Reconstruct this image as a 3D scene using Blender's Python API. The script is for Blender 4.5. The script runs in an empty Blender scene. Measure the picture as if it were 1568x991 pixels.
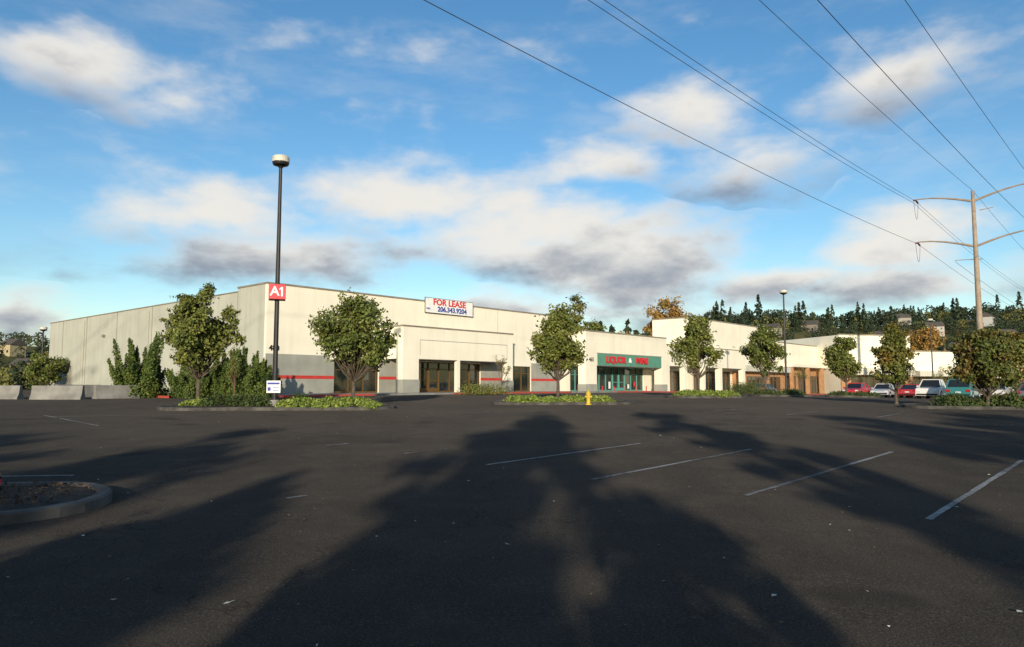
import bpy, math, random
import numpy as np
from mathutils import Vector, Matrix
random.seed(5)
scene = bpy.context.scene
col = scene.collection

# ------------------------------------------------------------------ terrain
def ss(a, b, x):
    t = min(1, max(0, (x-a)/(b-a))); return t*t*(3-2*t)
def G(x, y):
    t = .0222*max(y, -70)
    P = 1.12-.75*ss(10, 55, x)
    k = 8.0
    m = min(t, P)
    return m-math.log(math.exp(-k*(t-m))+math.exp(-k*(P-m)))/k
def hill(x, y):
    h = 48*ss(330, 620, y)*ss(20, 160, x)*(1-.5*ss(900, 1500, y))
    h += 6*ss(300, 500, y)
    h += 20*ss(230, 400, y)*ss(-190, -290, x)
    h += (2.2*math.sin(x*.021+1)+1.8*math.sin(y*.017+x*.011))*ss(260, 500, y)
    h -= 6*ss(330, 620, y)*ss(200, 260, x)*(1-ss(300, 380, x))
    return h
def GT(x, y): return G(x, y)+hill(x, y)

# ------------------------------------------------------------------ materials
def nd(nt, t, **kw):
    n = nt.nodes.new(t)
    for k, v in kw.items(): setattr(n, k, v)
    return n
def mat(name, c, rough=.8, c2=None, scale=2.0, detail=4, bump=0, bscale=None, metallic=0, spec=.3, lo=.35, hi=.65, island=0, coat=0, streak=0):
    m = bpy.data.materials.new(name); m.use_nodes = True
    nt = m.node_tree; p = nt.nodes['Principled BSDF']
    p.inputs['Roughness'].default_value = rough
    p.inputs['Metallic'].default_value = metallic
    p.inputs['Specular IOR Level'].default_value = spec
    p.inputs['Coat Weight'].default_value = coat
    p.inputs['Base Color'].default_value = (*c, 1)
    tc = nd(nt, 'ShaderNodeTexCoord')
    out = None
    if c2 is not None:
        n = nd(nt, 'ShaderNodeTexNoise'); n.inputs['Scale'].default_value = scale; n.inputs['Detail'].default_value = detail
        nt.links.new(tc.outputs['Object'], n.inputs['Vector'])
        mr = nd(nt, 'ShaderNodeMapRange'); mr.inputs[1].default_value = lo; mr.inputs[2].default_value = hi
        nt.links.new(n.outputs['Fac'], mr.inputs[0])
        mx = nd(nt, 'ShaderNodeMix', data_type='RGBA')
        nt.links.new(mr.outputs[0], mx.inputs[0]); mx.inputs[6].default_value = (*c, 1); mx.inputs[7].default_value = (*c2, 1)
        out = mx.outputs[2]
    if streak:   # weather stains running down the wall
        mp = nd(nt, 'ShaderNodeMapping'); mp.inputs['Scale'].default_value = (1.6, 1.6, .12); nt.links.new(tc.outputs['Object'], mp.inputs[0])
        n = nd(nt, 'ShaderNodeTexNoise'); n.inputs['Scale'].default_value = 1.0; n.inputs['Detail'].default_value = 6; n.inputs['Roughness'].default_value = .65
        nt.links.new(mp.outputs[0], n.inputs['Vector'])
        mr = nd(nt, 'ShaderNodeMapRange'); mr.inputs[1].default_value = .48; mr.inputs[2].default_value = .75; mr.inputs[4].default_value = streak
        nt.links.new(n.outputs[0], mr.inputs[0])
        mx = nd(nt, 'ShaderNodeMix', data_type='RGBA'); nt.links.new(mr.outputs[0], mx.inputs[0])
        nt.links.new(out, mx.inputs[6]); mx.inputs[7].default_value = (c[0]*.45, c[1]*.44, c[2]*.42, 1); out = mx.outputs[2]
    if island:
        g = nd(nt, 'ShaderNodeNewGeometry')
        h = nd(nt, 'ShaderNodeHueSaturation')
        mr2 = nd(nt, 'ShaderNodeMapRange'); mr2.inputs[3].default_value = 1-island; mr2.inputs[4].default_value = 1+island
        nt.links.new(g.outputs['Random Per Island'], mr2.inputs[0]); nt.links.new(mr2.outputs[0], h.inputs['Value'])
        if out: nt.links.new(out, h.inputs['Color'])
        else: h.inputs['Color'].default_value = (*c, 1)
        out = h.outputs[0]
    if out: nt.links.new(out, p.inputs['Base Color'])
    if bump:
        n = nd(nt, 'ShaderNodeTexNoise'); n.inputs['Scale'].default_value = bscale or scale*6; n.inputs['Detail'].default_value = 4
        nt.links.new(tc.outputs['Object'], n.inputs['Vector'])
        b = nd(nt, 'ShaderNodeBump'); b.inputs['Strength'].default_value = bump; b.inputs['Distance'].default_value = .02
        nt.links.new(n.outputs['Fac'], b.inputs['Height']); nt.links.new(b.outputs[0], p.inputs['Normal'])
    return m

M = {}
M['white'] = mat('cream_stucco', (.85, .80, .66), .85, (.79, .74, .61), .5, streak=.14)
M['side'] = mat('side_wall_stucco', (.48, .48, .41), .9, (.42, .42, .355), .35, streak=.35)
M['grayst'] = mat('gray_stucco', (.34, .34, .30), .9, (.28, .28, .245), .8, streak=.15)
M['joint'] = mat('joint_gray', (.25, .25, .22), .9)  # plain dark gray for panel joints, reveals and sign trim
M['cap'] = mat('metal_cap', (.20, .17, .13), .5, (.28, .25, .2), 1.0)
M['red'] = mat('red_stripe_paint', (.55, .05, .04), .6, (.45, .04, .035), 3)
M['soffit'] = mat('soffit', (.25, .23, .2), .9)
M['bronze'] = mat('bronze_frame', (.17, .095, .035), .4, metallic=.3)
M['glass'] = mat('window_glass', (.012, .018, .016), .04, (.075, .06, .035), .45, 3, spec=1.0, lo=.5, hi=.7)
M['glassd'] = mat('window_glass_dark', (.015, .022, .022), .04, (.06, .065, .055), .8, 3, spec=1.0)
M['teal'] = mat('teal_frame', (.10, .32, .27), .5)
M['green'] = mat('green_fascia', (.09, .25, .18), .6, (.11, .29, .21), 2)
M['tan'] = mat('tan_stone', (.46, .25, .12), .85, (.34, .19, .10), 1.5)
M['concrete'] = mat('concrete', (.28, .27, .25), .9, (.18, .175, .16), 1.5, bump=.3, bscale=20)
M['kerb'] = mat('kerb_concrete', (.12, .11, .10), .9, (.05, .047, .043), 2.2, bump=.4, bscale=30, lo=.3, hi=.6)
M['redkerb'] = mat('red_kerb_paint', (.5, .05, .035), .8, (.3, .08, .06), 4)
M['soil'] = mat('soil', (.06, .043, .03), 1, (.03, .022, .016), 5, bump=.8, bscale=18)
M['mulch'] = mat('bark_mulch', (.07, .048, .032), .95, island=.6)
M['bark'] = mat('bark', (.13, .10, .075), .95, (.07, .055, .04), 8)
M['leaf'] = mat('leaf_green', (.095, .12, .022), .6, (.155, .165, .036), .9, 3, island=.5)
M['leaf2'] = mat('leaf_green_dark', (.080, .108, .022), .6, (.13, .145, .03), .9, 3, island=.5)
M['leafsh'] = mat('leaf_shade', (.05, .07, .02), .8)
M['leafaut'] = mat('leaf_turning', (.105, .12, .024), .65, (.20, .12, .028), .8, 3, island=.4, lo=.45, hi=.72)
M['leafbrn'] = mat('leaf_brown_green', (.080, .10, .022), .65, (.15, .09, .025), 1.4, 3, island=.4, lo=.45, hi=.75)
M['leaforange'] = mat('leaf_orange', (.34, .16, .035), .7, (.24, .17, .045), .5, 3, island=.35)
M['leafyel'] = mat('leaf_yellowgreen', (.18, .17, .04), .7, (.11, .12, .035), .5, 3, island=.35)
M['juniper'] = mat('juniper_foliage', (.050, .085, .016), .7, (.095, .125, .024), 1.2, 3, island=.5)
M['ivy'] = mat('ivy_leaf', (.13, .19, .03), .6, (.20, .24, .045), 1.2, 3, island=.4)
M['shrub'] = mat('shrub_leaf', (.04, .065, .018), .7, (.065, .085, .022), 1.5, 3, island=.4)
M['twig'] = mat('twig', (.16, .09, .06), .9)
M['forest'] = mat('conifer_foliage', (.020, .036, .020), .9, (.040, .052, .024), .02, 3, island=.4)
M['black'] = mat('black_paint', (.018, .018, .02), .45, (.03, .028, .026), 2)
M['offwhite'] = mat('offwhite_plastic', (.6, .58, .5), .6, (.5, .48, .4), 4)
M['signwhite'] = mat('sign_white', (.82, .82, .8), .6, (.76, .76, .75), 2)
M['signred'] = mat('sign_red', (.62, .03, .04), .5, (.55, .03, .04), 5)
M['boxred'] = mat('sign_box_red', (.62, .06, .08), .4, (.52, .05, .07), 3)
M['signblue'] = mat('sign_blue', (.03, .05, .30), .5)
M['steel'] = mat('weathering_pole', (.36, .29, .22), .7, (.27, .21, .16), 1.2)
M['insul'] = mat('insulator', (.16, .05, .035), .3)
M['wire'] = mat('wire', (.05, .05, .055), .6)
M['yellow'] = mat('hydrant_yellow', (.65, .45, .05), .5, (.5, .33, .04), 8)
M['tyre'] = mat('tyre', (.02, .02, .02), .9)
M['hub'] = mat('hub', (.5, .5, .5), .3, metallic=.9)
M['carglass'] = mat('car_glass', (.015, .018, .02), .05, spec=.7)
M['chrome'] = mat('lamp_lens', (.6, .6, .58), .15, spec=.7)
M['tail'] = mat('tail_lamp', (.35, .01, .01), .25)
M['roof'] = mat('house_roof', (.09, .08, .07), .9)
M['roofgravel'] = mat('roof_gravel', (.2, .2, .19), 1)

def paintmat():
    m = bpy.data.materials.new('worn_line_paint'); m.use_nodes = True; nt = m.node_tree; p = nt.nodes['Principled BSDF']
    p.inputs['Roughness'].default_value = .85
    tc = nd(nt, 'ShaderNodeTexCoord')
    n = nd(nt, 'ShaderNodeTexNoise'); n.inputs['Scale'].default_value = 9; n.inputs['Detail'].default_value = 6; n.inputs['Roughness'].default_value = .75
    n2 = nd(nt, 'ShaderNodeTexNoise'); n2.inputs['Scale'].default_value = .6; n2.inputs['Detail'].default_value = 3
    nt.links.new(tc.outputs['Object'], n.inputs['Vector']); nt.links.new(tc.outputs['Object'], n2.inputs['Vector'])
    a = nd(nt, 'ShaderNodeMath', operation='ADD'); nt.links.new(n.outputs[0], a.inputs[0]); nt.links.new(n2.outputs[0], a.inputs[1])
    mr = nd(nt, 'ShaderNodeMapRange'); mr.inputs[1].default_value = .80; mr.inputs[2].default_value = 1.12; nt.links.new(a.outputs[0], mr.inputs[0])
    mx = nd(nt, 'ShaderNodeMix', data_type='RGBA'); mx.inputs[6].default_value = (.33, .32, .30, 1); mx.inputs[7].default_value = (.055, .05, .045, 1)
    nt.links.new(mr.outputs[0], mx.inputs[0]); nt.links.new(mx.outputs[2], p.inputs['Base Color'])
    return m
M['paint'] = paintmat()

def groundmat():
    m = bpy.data.materials.new('asphalt_and_grass'); m.use_nodes = True; nt = m.node_tree; p = nt.nodes['Principled BSDF']
    L = nt.links.new
    tc = nd(nt, 'ShaderNodeTexCoord')
    def noise(s, d=6, r=.6, st=None):
        n = nd(nt, 'ShaderNodeTexNoise'); n.inputs['Scale'].default_value = s; n.inputs['Detail'].default_value = d; n.inputs['Roughness'].default_value = r
        if st:
            mp = nd(nt, 'ShaderNodeMapping'); mp.inputs['Scale'].default_value = st; mp.inputs['Rotation'].default_value = (0, 0, -.72); L(tc.outputs['Object'], mp.inputs[0]); L(mp.outputs[0], n.inputs['Vector'])
        else: L(tc.outputs['Object'], n.inputs['Vector'])
        return n.outputs[0]
    def rng(src, a, b, c, d):
        r = nd(nt, 'ShaderNodeMapRange'); L(src, r.inputs[0])
        for i, v in enumerate((a, b, c, d)): r.inputs[i+1].default_value = v
        return r.outputs[0]
    def mix(f, a, b, bt='MIX'):
        x = nd(nt, 'ShaderNodeMix', data_type='RGBA'); x.blend_type = bt
        if hasattr(f, 'links'): L(f, x.inputs[0])
        else: x.inputs[0].default_value = f
        for i, v in ((6, a), (7, b)):
            if hasattr(v, 'links'): L(v, x.inputs[i])
            else: x.inputs[i].default_value = (*v, 1)
        return x.outputs[2]
    base = mix(rng(noise(.12, 4), .38, .62, 0, 1), (.034, .029, .0245), (.054, .045, .037))
    base = mix(rng(noise(.5, 5, .65, (1, .18, 1)), .48, .66, 0, .45), base, (.025, .022, .019))   # worn wheel lanes
    base = mix(rng(noise(1.3, 5, .7), .46, .62, 0, .4), base, (.068, .058, .048))
    fine = noise(55, 3, .7)
    base = mix(rng(fine, .53, .66, 0, .6), base, (.13, .115, .10))
    base = mix(rng(fine, .3, .46, .6, 0), base, (.011, .010, .009))
    v = nd(nt, 'ShaderNodeTexVoronoi', feature='DISTANCE_TO_EDGE'); v.inputs['Scale'].default_value = .2
    nv = nd(nt, 'ShaderNodeTexNoise'); nv.inputs['Scale'].default_value = 1.2; nv.inputs['Detail'].default_value = 4
    L(tc.outputs['Object'], nv.inputs['Vector'])
    va = nd(nt, 'ShaderNodeVectorMath', operation='MULTIPLY_ADD'); va.inputs[1].default_value = (1.4, 1.4, 1.4)
    L(nv.outputs['Color'], va.inputs[0]); L(tc.outputs['Object'], va.inputs[2]); L(va.outputs[0], v.inputs['Vector'])
    base = mix(rng(v.outputs['Distance'], .0, .003, .6, 0), base, (.010, .009, .008))
    base = mix(rng(noise(.55, 2, .4), .66, .74, 0, .6), base, (.014, .013, .012))
    grass = mix(rng(noise(.03, 3), .4, .6, 0, 1), (.035, .045, .018), (.06, .055, .025))
    sp = nd(nt, 'ShaderNodeSeparateXYZ'); L(tc.outputs['Object'], sp.inputs[0])
    far = rng(sp.outputs[1], 195, 205, 0, 1)
    lef = rng(sp.outputs[0], -75, -78, 0, 1)
    mxx = nd(nt, 'ShaderNodeMath', operation='MAXIMUM'); L(far, mxx.inputs[0]); L(lef, mxx.inputs[1])
    L(mix(mxx.outputs[0], base, grass), p.inputs['Base Color'])
    p.inputs['Roughness'].default_value = .95; p.inputs['Specular IOR Level'].default_value = .1
    if 'Diffuse Roughness' in p.inputs: p.inputs['Diffuse Roughness'].default_value = 1.0
    b = nd(nt, 'ShaderNodeBump'); b.inputs['Strength'].default_value = 1.0; b.inputs['Distance'].default_value = .02
    L(fine, b.inputs['Height']); L(b.outputs[0], p.inputs['Normal'])
    return m
M['ground'] = groundmat()

# ------------------------------------------------------------------ helpers
def link(o, parent=None):
    col.objects.link(o)
    if parent: o.parent = parent
    return o
def empty(name, loc=(0, 0, 0), rz=0):
    o = bpy.data.objects.new(name, None); o.location = loc; o.rotation_euler = (0, 0, rz); o.empty_display_size = .5
    return link(o)
def mobj(name, V, F, mats, idx=None, parent=None, smooth=False):
    me = bpy.data.meshes.new(name)
    me.from_pydata(np.asarray(V, float).tolist() if len(V) else [], [], F if isinstance(F, list) else F.tolist())
    for m in (mats if isinstance(mats, (list, tuple)) else [mats]): me.materials.append(m)
    if idx is not None: me.polygons.foreach_set('material_index', np.asarray(idx, dtype=np.int32))
    if smooth: me.polygons.foreach_set('use_smooth', [True]*len(me.polygons))
    me.update()
    return link(bpy.data.objects.new(name, me), parent)
def bevel(o, w=.02, seg=2):
    b = o.modifiers.new('bevel', 'BEVEL'); b.width = w; b.segments = seg; b.limit_method = 'ANGLE'; b.angle_limit = .6
class Boxes:
    def __init__(s): s.V = []; s.F = []; s.I = []
    def box(s, x0, x1, y0, y1, z0, z1, i=0):
        n = len(s.V)
        s.V += [(x0, y0, z0), (x1, y0, z0), (x1, y1, z0), (x0, y1, z0), (x0, y0, z1), (x1, y0, z1), (x1, y1, z1), (x0, y1, z1)]
        s.F += [(n, n+3, n+2, n+1), (n+4, n+5, n+6, n+7), (n, n+1, n+5, n+4), (n+1, n+2, n+6, n+5), (n+2, n+3, n+7, n+6), (n+3, n, n+4, n+7)]
        s.I += [i]*6; return s
    def make(s, name, mats, parent=None, bev=0):
        o = mobj(name, s.V, s.F, mats, s.I, parent)
        if bev: bevel(o, bev)
        return o
def tube(V, F, p0, p1, r0, r1, n=7):
    p0 = np.array(p0, float); p1 = np.array(p1, float); d = p1-p0; L = np.linalg.norm(d)+1e-9; d /= L
    a = np.array([1, 0, 0.]) if abs(d[0]) < .8 else np.array([0, 1., 0]); u = np.cross(d, a); u /= np.linalg.norm(u); w = np.cross(d, u)
    b = len(V)
    for p, r in ((p0, r0), (p1, r1)):
        for k in range(n):
            t = 2*math.pi*k/n; V.append(tuple(p+r*(math.cos(t)*u+math.sin(t)*w)))
    for k in range(n):
        F.append((b+k, b+(k+1) % n, b+n+(k+1) % n, b+n+k))
def lathe(prof, n=16, cx=0, cy=0):
    V = []; F = []
    for r, z in prof:
        for k in range(n):
            t = 2*math.pi*k/n; V.append((cx+r*math.cos(t), cy+r*math.sin(t), z))
    for i in range(len(prof)-1):
        for k in range(n):
            F.append((i*n+k, i*n+(k+1) % n, (i+1)*n+(k+1) % n, (i+1)*n+k))
    F.append(tuple(range(n-1, -1, -1))); F.append(tuple(range((len(prof)-1)*n, len(prof)*n)))
    return V, F
def text(name, body, size, loc, m, parent, rot=(math.pi/2, 0, 0), bold=.01, ext=.01, sx=1):
    c = bpy.data.curves.new(name, 'FONT'); c.body = body; c.size = size; c.offset = bold; c.extrude = ext
    c.align_x = 'CENTER'; c.align_y = 'CENTER'; c.materials.append(m); c.resolution_u = 3
    o = bpy.data.objects.new(name, c); o.location = loc; o.rotation_euler = rot; o.scale = (sx, 1, 1)
    return link(o, parent)

def leaf_quads(C, size, rng, out=None, bias=.0, asp=.6):
    n = len(C); nr = rng.normal(size=(n, 3))
    if out is not None: nr = nr+out*bias
    nr /= np.linalg.norm(nr, axis=1)[:, None]+1e-9
    r = rng.normal(size=(n, 3)); t = np.cross(nr, r); t /= np.linalg.norm(t, axis=1)[:, None]; b = np.cross(nr, t)
    s = size*(rng.uniform(.6, 1.3, n))[:, None]
    V = np.stack([C-t*s, C+b*s*asp, C+t*s, C-b*s*asp], 1).reshape(-1, 3)
    F = np.arange(n*4).reshape(-1, 4)
    return V, F

def tree(name, x, y, h, cr, clear, n, ls, leafm, seed, shape='oval', trunk=.09, nclump=46, crf=.27, dens=1.0):
    rng = np.random.default_rng(seed)
    z0 = GT(x, y)-.05
    V = []; F = []
    lean = rng.normal(0, .015, 2)
    pts = []
    hz = h*.9
    for k in range(7):
        f = k/6
        pts.append(np.array([x+lean[0]*f*h+rng.normal(0, .012)*h*.3*(k > 0), y+lean[1]*f*h+rng.normal(0, .012)*h*.3*(k > 0), z0+hz*f]))
    tube(V, F, pts[0]-np.array([0, 0, .1]), pts[0]+np.array([0, 0, .15]), trunk*1.6, trunk*1.1, 9)
    for k in range(6):
        tube(V, F, pts[k], pts[k+1], trunk*(1-.8*k/6), trunk*(1-.8*(k+1)/6), 8)
    cb = z0+clear; ct = z0+h; cc = (cb+ct)/2; hh = (ct-cb)/2
    cl = []
    while len(cl) < nclump:
        p = rng.uniform(-1, 1, 3); r = np.linalg.norm(p)
        if r > 1 or r < .15: continue
        zz = p[2]
        if shape == 'oval': w = 1.05-.22*zz-.15*max(zz, 0)
        elif shape == 'pyramid': w = 1.2-.75*(zz+1)/2*1.15
        else: w = 1.0
        w *= rng.uniform(.75, 1.12)
        cl.append(np.array([x+p[0]*cr*w, y+p[1]*cr*w, cc+zz*hh*.93]))
    def trunk_at(z):
        f = min(.97, max(0, (z-z0)/hz))*6; i = min(5, int(f)); return pts[i]+(pts[i+1]-pts[i])*(f-i)
    C = []; O = []
    ctr = np.array([x, y, cc])
    wts = rng.uniform(.35, 1.4, nclump); wts /= wts.sum()
    for c, w in zip(cl, wts):
        za = max(z0+clear*.75, c[2]-np.linalg.norm(c[:2]-ctr[:2])*rng.uniform(.7, 1.4)-.1*h)
        a = trunk_at(za); mid = (a+c)/2+np.array([0, 0, -.04*h])
        f = 1-(za-z0)/h
        tube(V, F, a, mid, trunk*.42*f+.006, trunk*.25*f+.005, 5); tube(V, F, mid, c, trunk*.25*f+.005, .004, 5)
        m = int(n*w*dens)
        s = cr*crf*rng.uniform(.7, 1.25)
        q = rng.normal(size=(m, 3)); q /= np.linalg.norm(q, axis=1)[:, None]
        q *= (rng.uniform(0, 1, m)**.5)[:, None]
        tw = rng.normal(size=(5, 3)); tw /= np.linalg.norm(tw, axis=1)[:, None]; tw[:, 2] = np.abs(tw[:, 2])*.9
        k = rng.integers(0, 5, m); tt = rng.uniform(.1, 1.45, m)
        use = rng.uniform(0, 1, m) < .3
        q[use] = tw[k[use]]*tt[use][:, None]+rng.normal(0, .16, (use.sum(), 3))
        P = c+q*s*np.array([1, 1, .85])
        C.append(P); O.append((P-ctr)/cr)
    C = np.concatenate(C); O = np.concatenate(O)
    LV, LF = leaf_quads(C, ls, rng, O+np.array([0, 0, .4]), .8)
    nb = len(F); b = len(V)
    AV = np.concatenate([np.array(V), LV]); AF = [tuple(f) for f in F]+(LF+b).tolist()
    me_idx = [0]*nb+[1]*len(LF)
    AV = AV-np.array([x, y, z0])
    o = mobj(name, AV, AF, [M['bark'], leafm], me_idx); o.location = (x, y, z0)
    return o

def juniper(x, y, h, w, seed):
    rng = np.random.default_rng(seed); z0 = GT(x, y)
    V = []; F = []; C = []; O = []
    ns = 44
    for i in range(ns):
        a = rng.uniform(0, 2*math.pi); rad = w*rng.uniform(.0, 1.0)**.6
        base = np.array([x+math.cos(a)*rad*.6, y+math.sin(a)*rad*.6, z0+.05])
        L = h*rng.uniform(.5, .92)*(1-.42*(rad/w)**2)
        tip = np.array([x+math.cos(a)*rad*1.2+rng.normal(0, .25), y+math.sin(a)*rad*1.1, z0+L])
        if i % 7 == 0: tip[2] = z0+h*rng.uniform(.92, 1.12)
        tube(V, F, base, base+(tip-base)*.8, .04, .01, 5)
        m = 600; t = rng.uniform(0, 1, m)**.85
        r = .38*(1-t)**.7*h/3.4+.035
        ph = t*13+i; puff = 1+.25*np.sin(ph)
        th = rng.uniform(0, 2*math.pi, m); rr = r*puff*np.sqrt(rng.uniform(0, 1, m))
        P = base+(tip-base)*t[:, None]+np.stack([np.cos(th)*rr, np.sin(th)*rr, rng.normal(0, .06, m)], 1)
        P[:, 2] = np.maximum(P[:, 2], z0+.03)
        C.append(P); O.append(np.stack([np.cos(th), np.sin(th), .3+0*th], 1))
    for i in range(54):
        q = rng.normal(size=3); q /= np.linalg.norm(q); q[2] = abs(q[2])
        c = np.array([x, y, z0+.15])+q*np.array([w*1.0, w*.9, h*.5])*rng.uniform(.5, 1.02); m = 210
        d = rng.normal(size=(m, 3))*np.array([.17, .17, .24]); C.append(np.maximum(c+d, np.array([-1e9, -1e9, z0+.03]))); O.append(d*3+q)
    C = np.concatenate(C); O = np.concatenate(O)
    LV, LF = leaf_quads(C, .085, rng, O, .8, .5)
    b = len(V); org = np.array([x, y, z0])
    o = mobj('juniper_shrub', np.concatenate([np.array(V), LV])-org, [tuple(f) for f in F]+(LF+b).tolist(), [M['bark'], M['juniper']], [0]*len(F)+[1]*len(LF)); o.location = org
def foliage_mass(name, blobs, n, ls, m, seed, parent=None):
    rng = np.random.default_rng(seed); C = []; O = []
    vol = np.array([b[3]*b[4]+.01 for b in blobs]); vol /= vol.sum()
    for b, v in zip(blobs, vol):
        k = max(10, int(n*v)); q = rng.normal(size=(k, 3)); q /= np.linalg.norm(q, axis=1)[:, None]; q[:, 2] = np.abs(q[:, 2])
        q = q*(rng.uniform(.55, 1.08, k))[:, None]
        C.append(np.array(b[:3])+q*np.array(b[3:])); O.append(q)
    V, F = leaf_quads(np.concatenate(C), ls, rng, np.concatenate(O), 1.0, .7)
    return mobj(name, V, F.tolist(), m, None, parent)
def bare_tree(x, y, h, w, seed, leafm=None):
    rng = np.random.default_rng(seed); z0 = G(x, y); V = []; F = []; tips = []
    def br(p, d, L, r, lv):
        e = p+d*L; tube(V, F, p, e, r, r*.6, 5)
        if lv == 0: tips.append(e); return
        for _ in range(4 if lv > 1 else 5):
            nd_ = d+rng.normal(0, .45, 3)*np.array([w/h*1.6, w/h*1.6, .5]); nd_[2] = abs(nd_[2])+.25; nd_ /= np.linalg.norm(nd_)
            br(p+d*L*rng.uniform(.45, 1), nd_, L*rng.uniform(.55, .8), r*.5, lv-1)
    br(np.array([x, y, z0]), np.array([0, 0, 1.]), h*.38, .05, 3)
    T = np.array(tips); T = T[rng.integers(0, len(T), 500)]+rng.normal(0, .08, (500, 3))
    LV, LF = leaf_quads(T, .05, rng); b = len(V); org = np.array([x, y, z0])
    o = mobj('bare_tree', np.concatenate([np.array(V), LV])-org, [tuple(f) for f in F]+(LF+b).tolist(), [M['twig'], leafm or M['leafaut']], [0]*len(F)+[1]*len(LF)); o.location = org

# ------------------------------------------------------------------ ground sheet
xs = np.concatenate([[-3500, -2200, -1400, -900, -650, -500], np.arange(-420, -80, 20), np.arange(-80, 110, 2.0), np.arange(110, 700, 20), [750, 900, 1100, 1500, 2200, 3500]])
ys = np.concatenate([[-1500, -600, -250, -120, -90, -75], np.arange(-70, 120, 2.0), np.arange(120, 240, 10), np.arange(240, 800, 20), [850, 1000, 1300, 1700, 2400, 3800]])
V = [(x, y, GT(x, y)) for y in ys for x in xs]; nx = len(xs)
F = [(j*nx+i, j*nx+i+1, (j+1)*nx+i+1, (j+1)*nx+i) for j in range(len(ys)-1) for i in range(nx-1)]
mobj('ground', V, F, M['ground'], smooth=True)

# ------------------------------------------------------------------ stall markings
FX, FY = .6613, .7501
LX, LY = -.7501, .6613
def strip(Vl, Fl, x0, y0, x1, y1, w=.085, dz=.006):
    L = math.hypot(x1-x0, y1-y0); n = max(1, int(L/.4)); dx, dy = (x1-x0)/L, (y1-y0)/L; b = len(Vl)
    for k in range(n+1):
        px, py = x0+(x1-x0)*k/n, y0+(y1-y0)*k/n
        for s in (-1, 1):
            ww = w*random.uniform(.75, 1.1); qx, qy = px-dy*s*ww/2, py+dx*s*ww/2; Vl.append((qx, qy, G(qx, qy)+dz))
    for k in range(n):
        if random.random() < .04: continue
        Fl.append((b+2*k, b+2*k+2, b+2*k+3, b+2*k+1))
Vl = []; Fl = []
segs = [(1.25, 11.7, 5.9), (2.9, 9.9, 7.6), (4.75, 8.6, 7.4), (-.45, 13.5, 5.2), (-2.2, 15.3, 1.2), (6.6, 7.2, 7.0), (-4.2, 16.9, .6), (-3.0, 10.0, .3)]
for x, y, L in segs: strip(Vl, Fl, x, y, x+FX*L, y+FY*L)
for a in [(-17.8, 28.3, -12.7, 22.9), (-17.0, 27.4, -12.6, 28.6), (-9.5, 11.9, -7.1, 12.15), (-4.3, 30.5, -3.0, 29.4), (-3.0, 29.6, 1.0, 31.0), (-1.2, 30.7, 1.6, 27.9), (-22, 26, -19.5, 24), (7.5, 30, 9.8, 32.6), (10.5, 28.5, 12.8, 31.1), (13.2, 27, 15.5, 29.6), (19, 22, 22, 25.4)]:
    strip(Vl, Fl, *a)
mobj('parking_stall_lines', Vl, Fl, M['paint'])

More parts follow.
